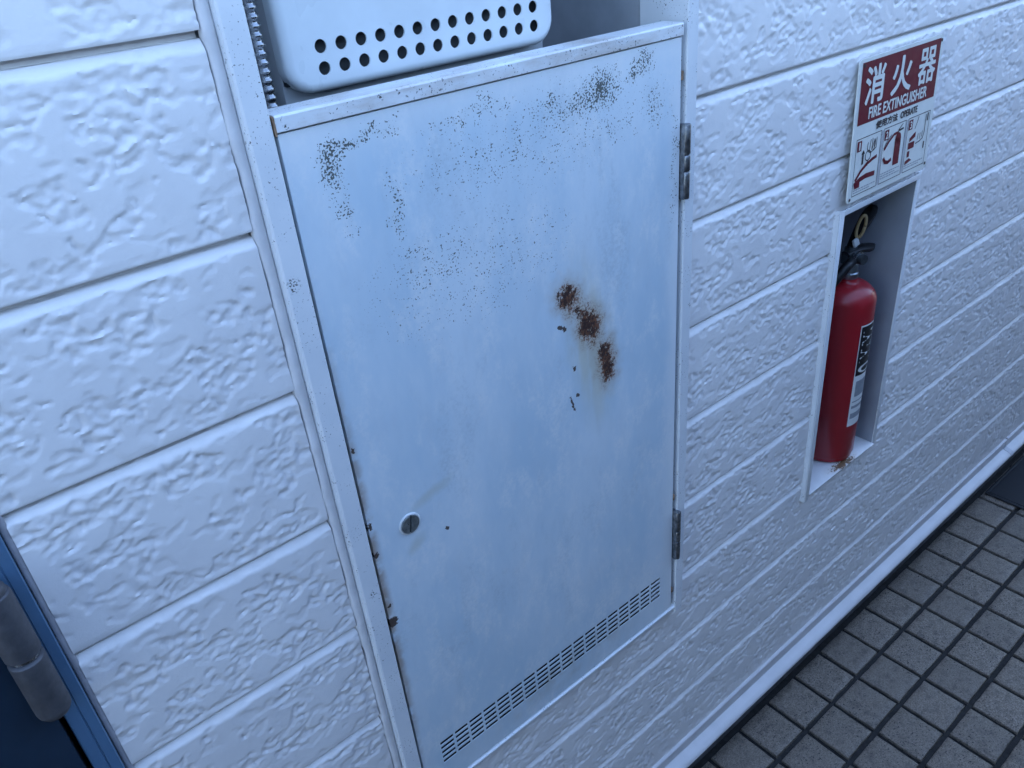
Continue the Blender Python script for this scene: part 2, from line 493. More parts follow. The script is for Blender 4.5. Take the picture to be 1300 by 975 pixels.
for c in near:
    if c[0] > 1.9 and c[1] < -.0 and c[0] > 1.93 and c[1] > -.55:
        pass
    o = bpy.data.objects.new('floor_tile', random.choice(TM)); COL.objects.link(o)
    o.location = (c[0] + random.uniform(-.0005, .0005), c[1] + random.uniform(-.0005, .0005), random.uniform(-.0003, .0003))
    o.rotation_euler = (0, 0, random.choice((0, 1, 2, 3)) * math.pi / 2 + random.uniform(-.004, .004))
    o.parent = floor
V, F = [], []
for c in far:
    b = len(V); h = TP / 2 - .004
    for z, s in ((-.008, 1), (.001, 1), (.0028, .975)):
        for sx, sy in ((-1, -1), (1, -1), (1, 1), (-1, 1)): V.append((c[0] + sx * h * s, c[1] + sy * h * s, z))
    for q in (0, 4):
        for k in range(4): F.append((b + q + k, b + q + (k + 1) % 4, b + q + 4 + (k + 1) % 4, b + q + 4 + k))
    F.append((b + 8, b + 9, b + 10, b + 11))
tag(mesh_obj('floor_tiles', V, F, M_TILE, floor), kind='stuff')

# ================================================================== HOUSE WALL
S = .15167
ZG = 1.3495                                    # one groove line
wall = thing('house_wall', (.3, 0.0, 0.0), 'white painted house wall of rough stone-textured horizontal siding boards', 'wall')
CAB = (-.0005, .5325, .536, 1.96)              # cabinet opening in the siding
NIC = (.8955, 1.1335, .5535, 1.108)            # niche opening

def xsamples(x0, x1):
    out = [x0]; x = x0
    while x < x1 - 1e-6:
        st = .0019 if x < .06 else (.0023 if x < 1.2 else (.0029 if x < 2.15 else .012))
        if x < -.30: st = .02
        x = min(x + st, x1)
        if x1 - x < .0008: x = x1
        out.append(x)
    return np.array(out)

def relief(X, Z):
    """height of the cut-stone pattern, metres, positive = towards the viewer"""
    wx = X + .006 * perlin(X * 60, Z * 60, 21); wz = Z + .006 * perlin(X * 60, Z * 60, 22)
    big = fbm(wx * 19, wz * 27, 1, 3, .6)
    mask = sstep(-.02, -.08, big)                        # 1 = broken area, 0 = flat plateau
    rough = fbm(wx * 88, wz * 112, 5, 2, .5)
    blob = np.abs(perlin(wx * 95, wz * 128, 9)) + .35 * np.abs(perlin(wx * 170, wz * 200, 10))
    h = mask * (-.0017 + .0021 * rough + .0030 * blob)
    fine = sstep(.16, .30, fbm(wx * 40, wz * 56, 14, 2, .5)) * (1 - mask)
    h = h - .0007 * fine
    h = h + .00025 * fbm(X * 40, Z * 40, 30, 2)
    return h

def plank(x0, x1, ztop, zbot, holes=(), cut_top=False):
    xs = xsamples(x0, x1)
    H = ztop - zbot
    fine = ztop < 1.72
    ts = [0, .0058, .0060, .0070, .0080, .0092, .0104, .0118, .0132, .0150]
    t = .0150; st = .0020 if fine else .01
    while t < H - .004:
        t += st; ts.append(t)
    ts += [H - .0014, H]
    ts = np.array([q for q in sorted(set(ts)) if q <= H])
    X, T = np.meshgrid(xs, ts); Zm = ztop - T
    h = relief(X, Zm)
    # top chamfer with a wandering lower edge
    wid = .0140 + .0040 * perlin(X * 34, Zm * 0 + ztop * 9, 3) + .0024 * perlin(X * 120, Zm * 0 + ztop * 7, 4)
    s = np.clip((T - .0060) / np.maximum(wid - .0060, .002), 0, 1)
    dep = np.where(T < .0059, -.0125, -.0062 * (1 - s) ** 1.15)
    bl = sstep(.75, 1.15, T / wid)
    h = h * bl + dep
    # lower lip stays straight, edge slightly rolled
    lip = sstep(H - .007, H - .0015, T)
    h = h * (1 - lip) + lip * (-.0004)
    h[-1, :] -= .0006
    if cut_top: h = relief(X, Zm)
    Y = -h
    nz, nx = X.shape
    V = np.stack([X, Y, Zm], -1).reshape(-1, 3)
    idx = np.arange(nz * nx).reshape(nz, nx)
    q = np.stack([idx[1:, :-1], idx[1:, 1:], idx[:-1, 1:], idx[:-1, :-1]], -1).reshape(-1, 4)
    if holes:
        cxm = (X[:-1, :-1] + X[1:, 1:]).reshape(-1) / 2; czm = (Zm[:-1, :-1] + Zm[1:, 1:]).reshape(-1) / 2
        kp = np.ones(len(q), bool)
        for (a, b, c, d) in holes: kp &= ~((cxm > a) & (cxm < b) & (czm > c) & (czm < d))
        q = q[kp]
    # returns to the back plane (bottom lip, both ends)
    nb = len(V); back = V.copy(); back[:, 1] = .014
    ext = []
    def strip(ids):
        nonlocal nb
        vs = back[ids]; start = nb + sum(len(e) for e in ext); ext.append(vs)
        a = np.array(ids); b = np.arange(start, start + len(ids))
        return np.stack([a[:-1], a[1:], b[1:], b[:-1]], -1)
    bot = strip(idx[-1, :])[:, ::-1]
    for (a, b, c, d) in holes:
        if c < zbot < d:
            mxs = (xs[:-1] + xs[1:]) / 2; bot = bot[~((mxs > a) & (mxs < b))]
    fs = [q, bot, strip(idx[:, 0]), strip(idx[:, -1])[:, ::-1]]
    V = np.concatenate([V] + ext); q = np.concatenate(fs)
    V[:, 0] -= .3
    me = bpy.data.meshes.new('siding_plank')
    me.vertices.add(len(V)); me.vertices.foreach_set('co', V.astype(np.float32).ravel())
    me.loops.add(len(q) * 4); me.loops.foreach_set('vertex_index', q.astype(np.int32).ravel())
    me.polygons.add(len(q)); me.polygons.foreach_set('loop_start', np.arange(0, len(q) * 4, 4, dtype=np.int32))
    me.polygons.foreach_set('loop_total', np.full(len(q), 4, np.int32))
    me.polygons.foreach_set('use_smooth', np.ones(len(q), bool))
    me.update(calc_edges=True); me.validate()
    me.set_sharp_from_angle(angle=R(48))
    link('siding_plank', me, M_SIDING, wall)

XL, XR = -.2545, 5.0
rows = []
k = -8
while True:
    zt = ZG - k * S
    if zt < .2: break
    zb = max(zt - S, .1475)
    rows.append((zt, zb)); k += 1
for (zt, zb) in rows:
    segs = [(XL, XR)]
    holes = []
    if zb > 2.02: segs = [(-2.5, XR)]
    elif zt > CAB[2] and zb < CAB[3]:
        if zb >= CAB[2] and zt <= CAB[3]: segs = [(XL, -.0105), (.5345, XR)]
        else: holes.append((-.0105, .5345, CAB[2], CAB[3]))
    if zt > NIC[2] and zb < NIC[3]:
        if zb >= NIC[2] and zt <= NIC[3]:
            segs = [s for s in segs if s[1] < NIC[0]] + [(segs[-1][0], NIC[0]), (NIC[1], XR)]
        else: holes.append(NIC)
    for a, b in segs: plank(a, b, zt, zb, holes)
    if zb <= 2.02: plank(-2.5, -1.205, zt, zb)
# structural core behind the boards, open at the cabinet, the niche and the door
bm = bmesh.new()
for (a, b, c, d) in ((-.2545, -.006, -.06, 2.02), (.54, .8945, -.06, 1.97), (1.1345, 5, -.06, 1.97), (-.006, .54, -.06, .532), (.8945, 1.1345, -.06, .55), (.8945, 1.1345, 1.112, 1.97),
                     (-.2545, 5, 1.97, 6), (-2.5, -1.205, -.06, 2.05), (-2.5, -.2545, 2.05, 6)):
    bbox(bm, a, b, .0145, .30, c, d)
bm_obj('wall_core', bm, M_CORE, wall)
bm = bmesh.new(); bbox(bm, -2.5, 5, .004, .0143, rows[0][0], 6)
bm_obj('upper_wall', bm, M_SIDING, wall)
bm = bmesh.new(); bbox(bm, -2.5, 5, .30, .34, -.06, 6)
bm_obj('rear_board', bm, M_CORE, wall)

# sealant beads where boards meet the cabinet frame and the door frame
def bead(name, x0, x1, z0, z1, mat, y=-.002, bulge=.002, seed=0, wob=.0012):
    n = int((z1 - z0) / .006); V, F = [], []
    zz = np.linspace(z0, z1, n)
    lw = x0 + wob * fbm(zz * 22, zz * 0 + seed, 40 + seed, 3); hh = .5 * fbm(zz * 35, zz * 0 + seed, 50 + seed, 2)
    prof = ((0, .006), (.04, .001), (.25, -.6), (.55, -1), (.85, -.5), (1, .3))
    for i, z in enumerate(zz):
        for (u, d) in prof:
            yy = y + (d * bulge * (1 + hh[i]) if d < 0 else d)
            if u in (0,): yy = .008
            V.append((lw[i] + (x1 - lw[i]) * u, yy if u < 1 else y + .001, z))
    m_ = len(prof)
    for i in range(n - 1):
        for k in range(m_ - 1): F.append((i * m_ + k, i * m_ + k + 1, (i + 1) * m_ + k + 1, (i + 1) * m_ + k))
    return mesh_obj(name, V, F, mat, wall, smooth=True)
bead('sealant_joint', -.0097, .0005, .53, 1.96, M_SEAL, y=-.0012, bulge=.0022, seed=1, wob=.0022)
bead('sealant_joint', .531, .5375, .53, 1.96, M_SIDING, y=.001, bulge=.0014, seed=2, wob=.0)
bead('sealant_joint', -.2600, -.2535, .15, 2.02, M_SEALGREY, y=.0015, bulge=.001, seed=3, wob=.0006)

# ------------------------------------------------------------------ foundation and drip flashing
M_FOUND = simple('foundation_mortar', (.10, .10, .11), .9, var=.3, scale=25, bump=.6, bscale=200, bdist=.002)
fnd = box('foundation', -.2545, 5, .011, .0142, -.06, .147, M_FOUND, wall)
M_FLASH = simple('flashing_paint', (.60, .58, .58), .38, var=.04, scale=22, bump=.15, bscale=200)
prof = [(.0105, .1485), (-.0050, .1485), (-.0062, .1470), (-.0050, .1440), (-.0024, .1430), (-.0024, .1165), (-.0060, .1155), (-.0150, .1130), (-.0215, .1105), (-.0252, .1070), (-.0262, .1030), (-.0250, .1005), (-.0225, .1005), (-.0215, .104), (.0020, .110), (.0105, .110)]
tr = thing('drip_flashing', (.9, 0, .10), 'white painted metal drip flashing strip along the foot of the siding wall', 'flashing')
extrude_profile('flashing_strip', prof, -.2545, 1.9525, M_FLASH, tr, nx=120, jit=.00015)
extrude_profile('flashing_strip', prof, 1.9585, 5, M_FLASH, tr, nx=60, jit=.00015)
pj = [(y - .0012 if y < 0 else y, z + (.0008 if z > .112 and z < .12 else 0)) for (y, z) in prof[5:13]]
pj = [(-.0028, .120)] + pj + [(.002, .106), (.002, .120)]
extrude_profile('joint_cover', pj, 1.947, 1.9645, simple('joint_cover_paint', (.45, .45, .48), .45), tr, nx=4)

# ================================================================== CABINET
cab = thing('service_cabinet', (BX, BY, BZ), 'white painted steel wall cabinet with rusty scuffed door and slotted vent', 'cabinet')
M_FR_L = frame_paint('frame_paint_lock_side', BX, BZ, 1, ((.008, 1.300, .0075), (.006, 1.296, .005), (.012, .935, .005)))
M_FR_R = frame_paint('frame_paint_hinge_side', BX, BZ, 2, ((.5285, 1.090, .004),))
M_RAIL = frame_paint('rail_paint', BX, BZ, 3, ((.1195, 1.4310, .0035), (.137, 1.4318, .003), (.030, 1.4315, .0025), (.032, 1.425, .0025)), wear=.6)
def frame_post(x0, x1, inner_right, mat):
    # bent sheet: face and a return into the wall
    bm = bmesh.new()
    if inner_right:
        pr = [(x0, .004), (x0, -.0105), (x0 + .0018, -.012), (x1 - .0012, -.012), (x1, -.0106), (x1, .058), (x1 - .0015, .058), (x1 - .0015, -.009), (x0 + .0018, -.009), (x0 + .0018, .004)]
    else:
        pr = [(x0, .058), (x0, -.0106), (x0 + .0012, -.012), (x1 - .0018, -.012), (x1, -.0105), (x1, .004), (x1 - .0018, .004), (x1 - .0018, -.009), (x0 + .0015, -.009), (x0 + .0015, .058)]
    a = [bm.verts.new((x, y, .5365)) for x, y in pr]; b = [bm.verts.new((x, y, 1.955)) for x, y in pr]
    n = len(pr)
    for i in range(n): bm.faces.new((a[i], a[(i + 1) % n], b[(i + 1) % n], b[i]))
    bm.faces.new(a); bm.faces.new(b)
    return bm_obj('frame_post', bm, mat, cab)
frame_post(.0002, .0211, True, M_FR_L)
frame_post(.5130, .5318, False, M_FR_R)
box('frame_head', .0215, .5125, -.0115, .05, 1.93, 1.955, M_FR_R, cab, .001)
# sill: small projecting lip under the door
extrude_profile('frame_sill', [(.05, .5520), (-.0095, .5520), (-.0118, .5512), (-.0126, .5498), (-.0120, .5484), (-.0085, .5474), (-.0075, .5368), (.05, .5368)], .0217, .5126, M_FR_R, cab)
# box behind
box('back_panel', .012, .532, .245, .247, .538, 1.955, M_CAVITY, cab)
box('side_panel', .0120, .0135, .0585, .2445, .538, 1.955, M_CAVITY, cab)
box('side_panel', .5220, .5235, .0585, .2445, .538, 1.955, M_CAVITY, cab)
box('bottom_panel', .0140, .5215, .0505, .2445, .540, .5415, M_INNER, cab)
# top rail over the door
extrude_profile('top_rail', [(-.0112, 1.4218), (-.0125, 1.4226), (-.0125, 1.4335), (-.0112, 1.4352), (.0165, 1.4358), (.0165, 1.4218)], .0240, .5052, M_RAIL, cab, autos=25)
M_ENDRUST = simple('rusted_rail_end', (.30, .19, .12), .8, var=.5, scale=120)
box('rail_end', .0224, .0238, -.0115, .0155, 1.4195, 1.4345, M_ENDRUST, cab)
# ---- door
DX0, DX1, DZ0, DZ1 = .0243, .5045, .5560, 1.4205
sx0, spitch, slen = .0540, .0237, .0204
szr = [.6000 + .0090 * r for r in range(5)]
xs = [DX0]
for c in range(18): xs += [sx0 + c * spitch, sx0 + c * spitch + slen]
xs += [DX1]
zs = [DZ0]
for z in szr: zs += [z - .0026, z + .0026]
zs += [DZ1]
def hole(i, j): return i % 2 == 1 and j % 2 == 1
M_DOOR = door_material()
door = panel_with_holes('door', xs, zs, hole, -.0102, -.0094, M_DOOR, cab)
bm = bmesh.new()
for (a, b, c, d) in ((DX0, DX0 + .0014, DZ0, DZ1), (DX1 - .0014, DX1, DZ0, DZ1)): bbox(bm, a, b, -.0093, .016, c, d)
bbox(bm, DX0 + .0015, DX1 - .0015, -.0093, .004, DZ0, DZ0 + .0014); bbox(bm, DX0 + .0015, DX1 - .0015, -.0093, .016, DZ1 - .0014, DZ1)
bm_obj('door_fold', bm, M_DOOR, door)
M_VENTBACK = simple('rusty_slot_shade', (.030, .018, .014), .85, var=.6, scale=45)  # rust tint, with the dark behind the slots put into the colour
box('slot_shade_backing', .045, .485, .0125, .0137, .5575, .655, M_VENTBACK, door)
# lock: dished washer, two half discs and the key slot between them
LX, LZ = .0715, .9972
M_LOCK = simple('plated_lock', (.34, .37, .38), .35, .8, var=.25, scale=180)
lk = lathe('lock', [(.0000, 0), (.0132, 0), (.0136, .0006), (.0130, .0012), (.0116, .0014), (.0113, .0008), (.0000, .0008)], (LX, -.0102, LZ), simple('lock_rim_paint', (.70, .72, .73), .4), door, seg=40, direction=(0, -1, 0))
bm = bmesh.new()
for sgn in (-1, 1):
    pts = []
    a0 = math.asin(.0011 / .0109)
    for q in range(17):
        a = a0 + (math.pi - 2 * a0) * q / 16
        pts.append((math.cos(a) * .0109, sgn * math.sin(a) * .0109))
    th = R(78)
    def rp(p): return (LX + p[0] * math.cos(th) - p[1] * math.sin(th) , LZ + p[0] * math.sin(th) + p[1] * math.cos(th))
    f = [bm.verts.new((rp(p)[0], -.0128, rp(p)[1])) for p in pts]; g = [bm.verts.new((rp(p)[0], -.0111, rp(p)[1])) for p in pts]
    bm.faces.new(f); bm.faces.new(g)
    for i in range(len(pts)): bm.faces.new((f[i], f[(i + 1) % len(pts)], g[(i + 1) % len(pts)], g[i]))
bm_obj('lock_disc', bm, M_LOCK, lk)
lathe('lock_slot', [(.0, 0), (.0108, 0), (.0108, .0002), (0, .0002)], (LX, -.0111, LZ), M_INNER, lk, seg=24, direction=(0, -1, 0))
# hinges
def hinge(z0, z1):
    h = box('hinge', .5060, .5075, -.0165, .012, z0, z1, M_STEELDARK, cab, .0004)
    L = (z1 - z0)
    cuts = (0, .40, .62, 1)
    for a, b in zip(cuts, cuts[1:]):
        za, zb = z1 - b * L + .0006, z1 - a * L - .0006
        lathe('knuckle', [(0, 0), (.0042, 0), (.0049, .0009), (.0049, zb - za - .0009), (.0042, zb - za), (0, zb - za)], (.5110, -.0150, za), M_STEELDARK, h, seg=20)
    box('hinge_leaf', .5082, .5128, -.0112, .020, z0 + .001, z1 - .001, M_STEELDARK, h)
hinge(1.2385, 1.3275)
hinge(.6600, .7540)
# small rusty stops in the hinge gap
for z in (1.375, .585, .775):
    box('door_stop', .5050, .5092, -.0105, .004, z, z + .010, M_ENDRUST, cab, .0008)

# ---- water heater in the upper bay
M_HEAT = simple('heater_enamel', (.70, .745, .765), .32, var=.05, scale=12)
M_HEATGREY = simple('heater_housing_paint', (.50, .52, .54), .45, var=.06, scale=14)
heat = thing('water_heater', (.21, .09, 1.42), 'white water heater with two rows of round air holes above the rusty cabinet door', 'water heater')
def rrect(x0, x1, z0, z1, r, n=8):
    pts = []
    for (cx_, cz_, a0) in ((x1 - r, z0 + r, -90), (x1 - r, z1 - r, 0), (x0 + r, z1 - r, 90), (x0 + r, z0 + r, 180)):
        for q in range(n + 1):
            a = R(a0 + 90 * q / n); pts.append((cx_ + r * math.cos(a), cz_ + r * math.sin(a)))
    return pts
def cover():
    x0, x1, z0, z1 = .0622, .3575, 1.4362, 1.860
    bm = bmesh.new(); y0 = .0305; er = .008
    loops = []
    for q in range(6):
        a = R(90 * q / 5)
        ins = er * (1 - math.sin(a)); yy = y0 + er * (1 - math.cos(a))
        loops.append([bm.verts.new((x, yy, z)) for x, z in rrect(x0 + ins, x1 - ins, z0 + ins, z1 - ins, .024 - ins)])
    loops.append([bm.verts.new((x, y0 + .019, z)) for x, z in rrect(x0, x1, z0, z1, .024)])
    loops.append([bm.verts.new((x, y0 + .019, z)) for x, z in rrect(x0 + .0015, x1 - .0015, z0 + .0015, z1 - .0015, .0225)])
    n = len(loops[0])
    for a, b in zip(loops, loops[1:]):
        for i in range(n): bm.faces.new((a[i], b[i], b[(i + 1) % n], a[(i + 1) % n]))
    edges = [bm.edges.get((loops[0][i], loops[0][(i + 1) % n])) for i in range(n)]
    for c in range(13):
        for zc in (1.4722, 1.4549):
            xc = .0959 + c * .01948; ns = 22
            ring = [bm.verts.new((xc + .0055 * math.cos(2 * math.pi * q / ns), y0, zc + .0055 * math.sin(2 * math.pi * q / ns))) for q in range(ns)]
            rin = [bm.verts.new((v.co.x, y0 + .0016, v.co.z)) for v in ring]
            for q in range(ns):
                bm.faces.new((ring[q], ring[(q + 1) % ns], rin[(q + 1) % ns], rin[q]))
                edges.append(bm.edges.get((ring[q], ring[(q + 1) % ns])))
    bmesh.ops.triangle_fill(bm, use_beauty=True, use_dissolve=False, edges=edges, normal=(0, -1, 0))
    return bm_obj('front_cover', bm, M_HEAT, heat, autos=28)
cover()
box('inner_baffle', .070, .349, .044, .0452, 1.444, 1.852, simple('baffle_grey', (.085, .095, .105), .5), heat)
box('housing', .0640, .3600, .0520, .200, 1.405, 1.872, M_HEATGREY, heat, .004)
bm = bmesh.new()
bbox(bm, .066, .352, .0455, .0518, 1.4435, 1.853)
bm_obj('gap_shade_filler', bm, M_INNER, heat)  # near-black filler stands in for the shaded gap behind the cover
# corrugated pipe
hz = np.arange(1.30, 1.70, .0003)
pr = []
z = 1.28
while z < 1.72:
    for (dr, dz) in ((.0040, 0), (.0043, .0010), (.0053, .0022), (.0057, .0034), (.0053, .0046), (.0043, .0058)):
        pr.append((dr, z + dz - 1.28))
    z += .0068
pp = thing('flexible_pipe', (.0450, .037, 1.28), 'corrugated stainless flexible pipe beside the white water heater', 'pipe')
lathe('corrugated_tube', [(0, 0)] + pr + [(0, pr[-1][1] + .001)], (.0450, .037, 1.28), simple('pipe_steel', (.30, .31, .33), .28, 1.0, var=.2, scale=200), pp, seg=24, autos=100)
lathe('pipe_nut', [(0, 0), (.0085, 0), (.009, .002), (.009, .016), (.0085, .018), (0, .018)], (.0450, .037, 1.262), M_STEEL, pp, seg=6, autos=20)
tube('pipe_tail', [(.045, .037, 1.262), (.045, .037, 1.22), (.05, .06, 1.19), (.055, .12, 1.185), (.055, .243, 1.185)], .006, M_STEELDARK, pp)

# ================================================================== EXTINGUISHER NICHE
def niche_shelf_mat():
    n = NT('niche_shelf_paint', .5)
    w = n.warp(120, .02)
    c = n.mix(n.ramp(n.noise(25, 4), .3, .7), (.66, .65, .64), (.72, .71, .70))
    st = n.blob(.016, .000, .070, .018, -3, vec=w, soft=.9, y=1)
    rn = n.ramp(n.add(st, n.mul(n.sub(n.noise(260, 4, .65), .5), 2.2)), .55, .75)
    rn = n.mul(rn, n.ramp(st, .02, .2))
    c = n.mix(n.mul(st, .5), c, (.50, .38, .24))
    c = n.mix(rn, c, n.mix(n.noise(160, 3), (.03, .015, .008), (.22, .10, .03)))
    n.color(c); return n.mat
M_FLANGE = frame_paint('flange_paint', 1.01, .55, 5)
nic = thing('extinguisher_niche', (1.0125, 0, .550), 'recessed white metal niche box in the siding wall that holds the red extinguisher', 'niche')
fx0, fx1, fz0, fz1, ix0, ix1, iz0, iz1 = .8862, 1.1420, .5460, 1.1150, .8982, 1.1305, .5580, 1.1055
box('flange', fx0, ix0, -.0095, -.0080, fz0, fz1, M_FLANGE, nic, .0004)
box('flange', ix1, fx1, -.0040, -.0025, fz0 + .004, fz1, M_FLANGE, nic, .0004)
box('flange', ix0 + .0002, ix1 - .0002, -.0095, -.0080, iz1, fz1, M_FLANGE, nic, .0004)
box('flange', ix0 + .0002, ix1 - .0002, -.0045, -.0030, fz0 + .002, iz0 - .0002, M_FLANGE, nic, .0004)
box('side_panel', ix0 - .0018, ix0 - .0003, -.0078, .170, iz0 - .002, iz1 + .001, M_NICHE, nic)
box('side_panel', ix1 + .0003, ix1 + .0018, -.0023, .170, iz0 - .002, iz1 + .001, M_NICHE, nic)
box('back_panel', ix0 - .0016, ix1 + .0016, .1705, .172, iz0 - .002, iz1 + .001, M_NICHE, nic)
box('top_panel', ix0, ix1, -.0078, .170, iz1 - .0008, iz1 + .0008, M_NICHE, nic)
box('shelf', ix0, ix1, -.0088, .170, iz0 - .0016, iz0, niche_shelf_mat(), nic, .0003)
box('flange_rim', fx0 - .0006, fx0 + .0009, -.0078, .004, fz0, fz1, M_FLANGE, nic)

# ================================================================== FIRE EXTINGUISHER
EX, EY, EZ, ER = 1.0470, .0500, .558, .0520
ext = thing('fire_extinguisher', (EX, EY, EZ), 'red fire extinguisher with a black and white label standing inside the wall niche', 'fire extinguisher')
def red_mat():
    n = NT('red_enamel', .30)
    n.color(n.mix(n.noise(20, 4), (.30, .010, .018), (.36, .014, .022)))
    n.rough(n.ramp(n.noise(50, 4), .3, .7, .30, .45))
    n.b.inputs['Coat Weight'].default_value = .2
    return n.mat
M_RED = red_mat()
pr = [(ER - .0155, 0), (ER - .0075, .001), (ER - .003, .004), (ER - .0023, .010), (ER - .0015, .012), (ER, .016), (ER, .338)]
for q in range(1, 11):
    a = R(8.2 * q)
    pr.append((.014 + (ER - .014) * math.cos(a), .338 + .034 * math.sin(a)))
pr += [(.0165, .3745), (.0155, .379), (0, .379)]
lathe('cylinder', [(0, .003)] + pr, (EX, EY, EZ), M_RED, ext, seg=64, autos=35)
lathe('neck_collar', [(0, 0), (.0150, 0), (.0160, .002), (.0160, .010), (.0140, .012), (.0140, .025), (.0125, .027), (0, .027)], (EX, EY, EZ + .3795), simple('zinc_collar', (.30, .33, .35), .35, .9), ext, seg=36)
vd = Vector((.98, -.199, 0)); vs_ = Vector((.199, .98, 0))
M_VALVE = simple('valve_grey', (.10, .115, .125), .4, .7, var=.3)
def obox(bm, c, hl, hw, hh, d=vd, tilt=0.0, bev=.0015):
    s = Vector((-d.y, d.x, 0)); d2 = (d * math.cos(tilt) + Vector((0, 0, 1)) * math.sin(tilt)); u2 = s.cross(d2) * -1
    u2 = d2.cross(s)
    M = Matrix(((d2.x, s.x, u2.x, c[0]), (d2.y, s.y, u2.y, c[1]), (d2.z, s.z, u2.z, c[2]), (0, 0, 0, 1))) @ Matrix.Diagonal((2 * hl, 2 * hw, 2 * hh, 1))
    r = bmesh.ops.create_cube(bm, size=1, matrix=M)
    if bev: bmesh.ops.bevel(bm, geom=list({e for v in r['verts'] for e in v.link_edges}), offset=bev, segments=2, affect='EDGES')
top = Vector((EX, EY, EZ + .4070))
bm = bmesh.new(); obox(bm, top + Vector((0, 0, .0110)), .016, .0090, .0110)
obox(bm, top + Vector((0, 0, .027)) - vd * .003, .011, .0065, .006)
bm_obj('valve_body', bm, M_VALVE, ext, autos=35)
lathe('outlet', [(0, 0), (.009, 0), (.0095, .002), (.0095, .014), (.007, .016), (.007, .022), (0, .022)], top + Vector((0, 0, .013)) - vs_ * .028, M_VALVE, ext, seg=16, direction=(vs_.x, vs_.y, 0))
lathe('gauge', [(0, 0), (.0105, 0), (.0115, .002), (.0115, .008), (.010, .0085), (0, .0080)], top + Vector((0, 0, .014)) - vs_ * .0104, M_STEEL, ext, seg=24, direction=(-vs_.x, -vs_.y, 0))
# carrying handle: pressed channel that widens to its tip
def blade(name, pts, mat, th=.0022):
    """pts: (along, up, half width)"""
    bm = bmesh.new(); A, B = [], []
    for i, (l, u, w) in enumerate(pts):
        c = top + vd * l + Vector((0, 0, u))
        A.append([bm.verts.new(c + vs_ * (s * w) + Vector((0, 0, (-.35 * w if abs(s) == 1 else 0)))) for s in (-1, -.6, 0, .6, 1)])
        B.append([bm.verts.new(c + vs_ * (s * w * .9) + Vector((0, 0, (-.35 * w if abs(s) == 1 else 0) - th))) for s in (-1, -.6, 0, .6, 1)])
    n = len(pts)
    for i in range(n - 1):
        for k in range(4):
            bm.faces.new((A[i][k], A[i + 1][k], A[i + 1][k + 1], A[i][k + 1])); bm.faces.new((B[i][k], B[i][k + 1], B[i + 1][k + 1], B[i + 1][k]))
        for k in (0, 4): bm.faces.new((A[i][k], A[i + 1][k], B[i + 1][k], B[i][k]))
    for i in (0, n - 1):
        for k in range(4): bm.faces.new((A[i][k], A[i][k + 1], B[i][k + 1], B[i][k]))
    return bm_obj(name, bm, mat, ext, autos=45)
blade('carry_handle', [(-.016, .024, .008), (.000, .026, .009), (.014, .0275, .011), (.030, .026, .013), (.046, .024, .010), (.054, .0225, .004)], M_BLACK, .006)
blade('lever', [(-.010, .031, .006), (-.004, .041, .007), (.008, .060, .010), (.022, .079, .013), (.034, .0925, .013), (.040, .0965, .009)], M_BLACK, .007)
# yellow safety pin loop and its white seal
c = top + Vector((0, 0, .070)) - vs_ * .012 - vd * .000
pts = []
for q in range(25):
    a = 2 * math.pi * q / 24
    pts.append(c + vd * (.0045 * math.cos(a) + .008 * math.sin(a) * .6) + Vector((0, 0, .019 * math.sin(a))) - vs_ * (.004 * math.cos(a)))
tube('safety_pin', pts, .0028, simple('yellow_plastic', (.36, .25, .12), .5), ext, seg=8)
bm = bmesh.new(); obox(bm, top + Vector((0, 0, .043)) - vs_ * .0120 - vd * .008, .0065, .0028, .0075, tilt=.45)
bm_obj('seal_tag', bm, simple('white_tag', (.62, .64, .64), .5), ext, autos=35)
# hose on the far side, running down to its clip
o0 = top + Vector((0, 0, .013)) - vs_ * .006
hp = [Vector((EX, EY, 0)) + Vector((x, y, z)) for (x, y, z) in ((-.016, -.012, .976), (-.036, -.012, .970), (-.056, .006, .93), (-.062, .012, .86), (-.0615, .014, .74), (-.0615, .014, .66))]
tube('hose', hp, .0085, M_BLACK, ext, seg=12)
lathe('nozzle', [(0, 0), (.012, 0), (.010, .05), (.009, .055), (0, .055)], (EX - .0625, EY + .014, .605), M_BLACK, ext, seg=16)

# ---- label wrapped round the cylinder, front angle 270 deg
def wrap(u, z, r): a = R(277) + u / ER; return (EX + r * math.cos(a), EY + r * math.sin(a), z)
def wrap_patch(name, u0, u1, z0, z1, r, mat, parent, n=14):
    V, F = [], []
    for i in range(n + 1):
        u = u0 + (u1 - u0) * i / n
        for z in (z0, z1): V.append(wrap(u, z, r))
    for i in range(n): F.append((2 * i, 2 * i + 2, 2 * i + 3, 2 * i + 1))
    return mesh_obj(name, V, F, mat, parent, smooth=True)
M_LBLW = simple('label_white', (.70, .71, .70), .4, var=.04)
M_LBLK = simple('label_black', (.012, .012, .014), .4)
M_LBLG = simple('label_grey_print', (.26, .28, .31), .5)
lab = wrap_patch('label', -.0275, .0275, .645, .862, ER + .0004, M_LBLW, ext)
wrap_patch('label_band', -.0258, .0258, .757, .859, ER + .0006, M_LBLK, lab)

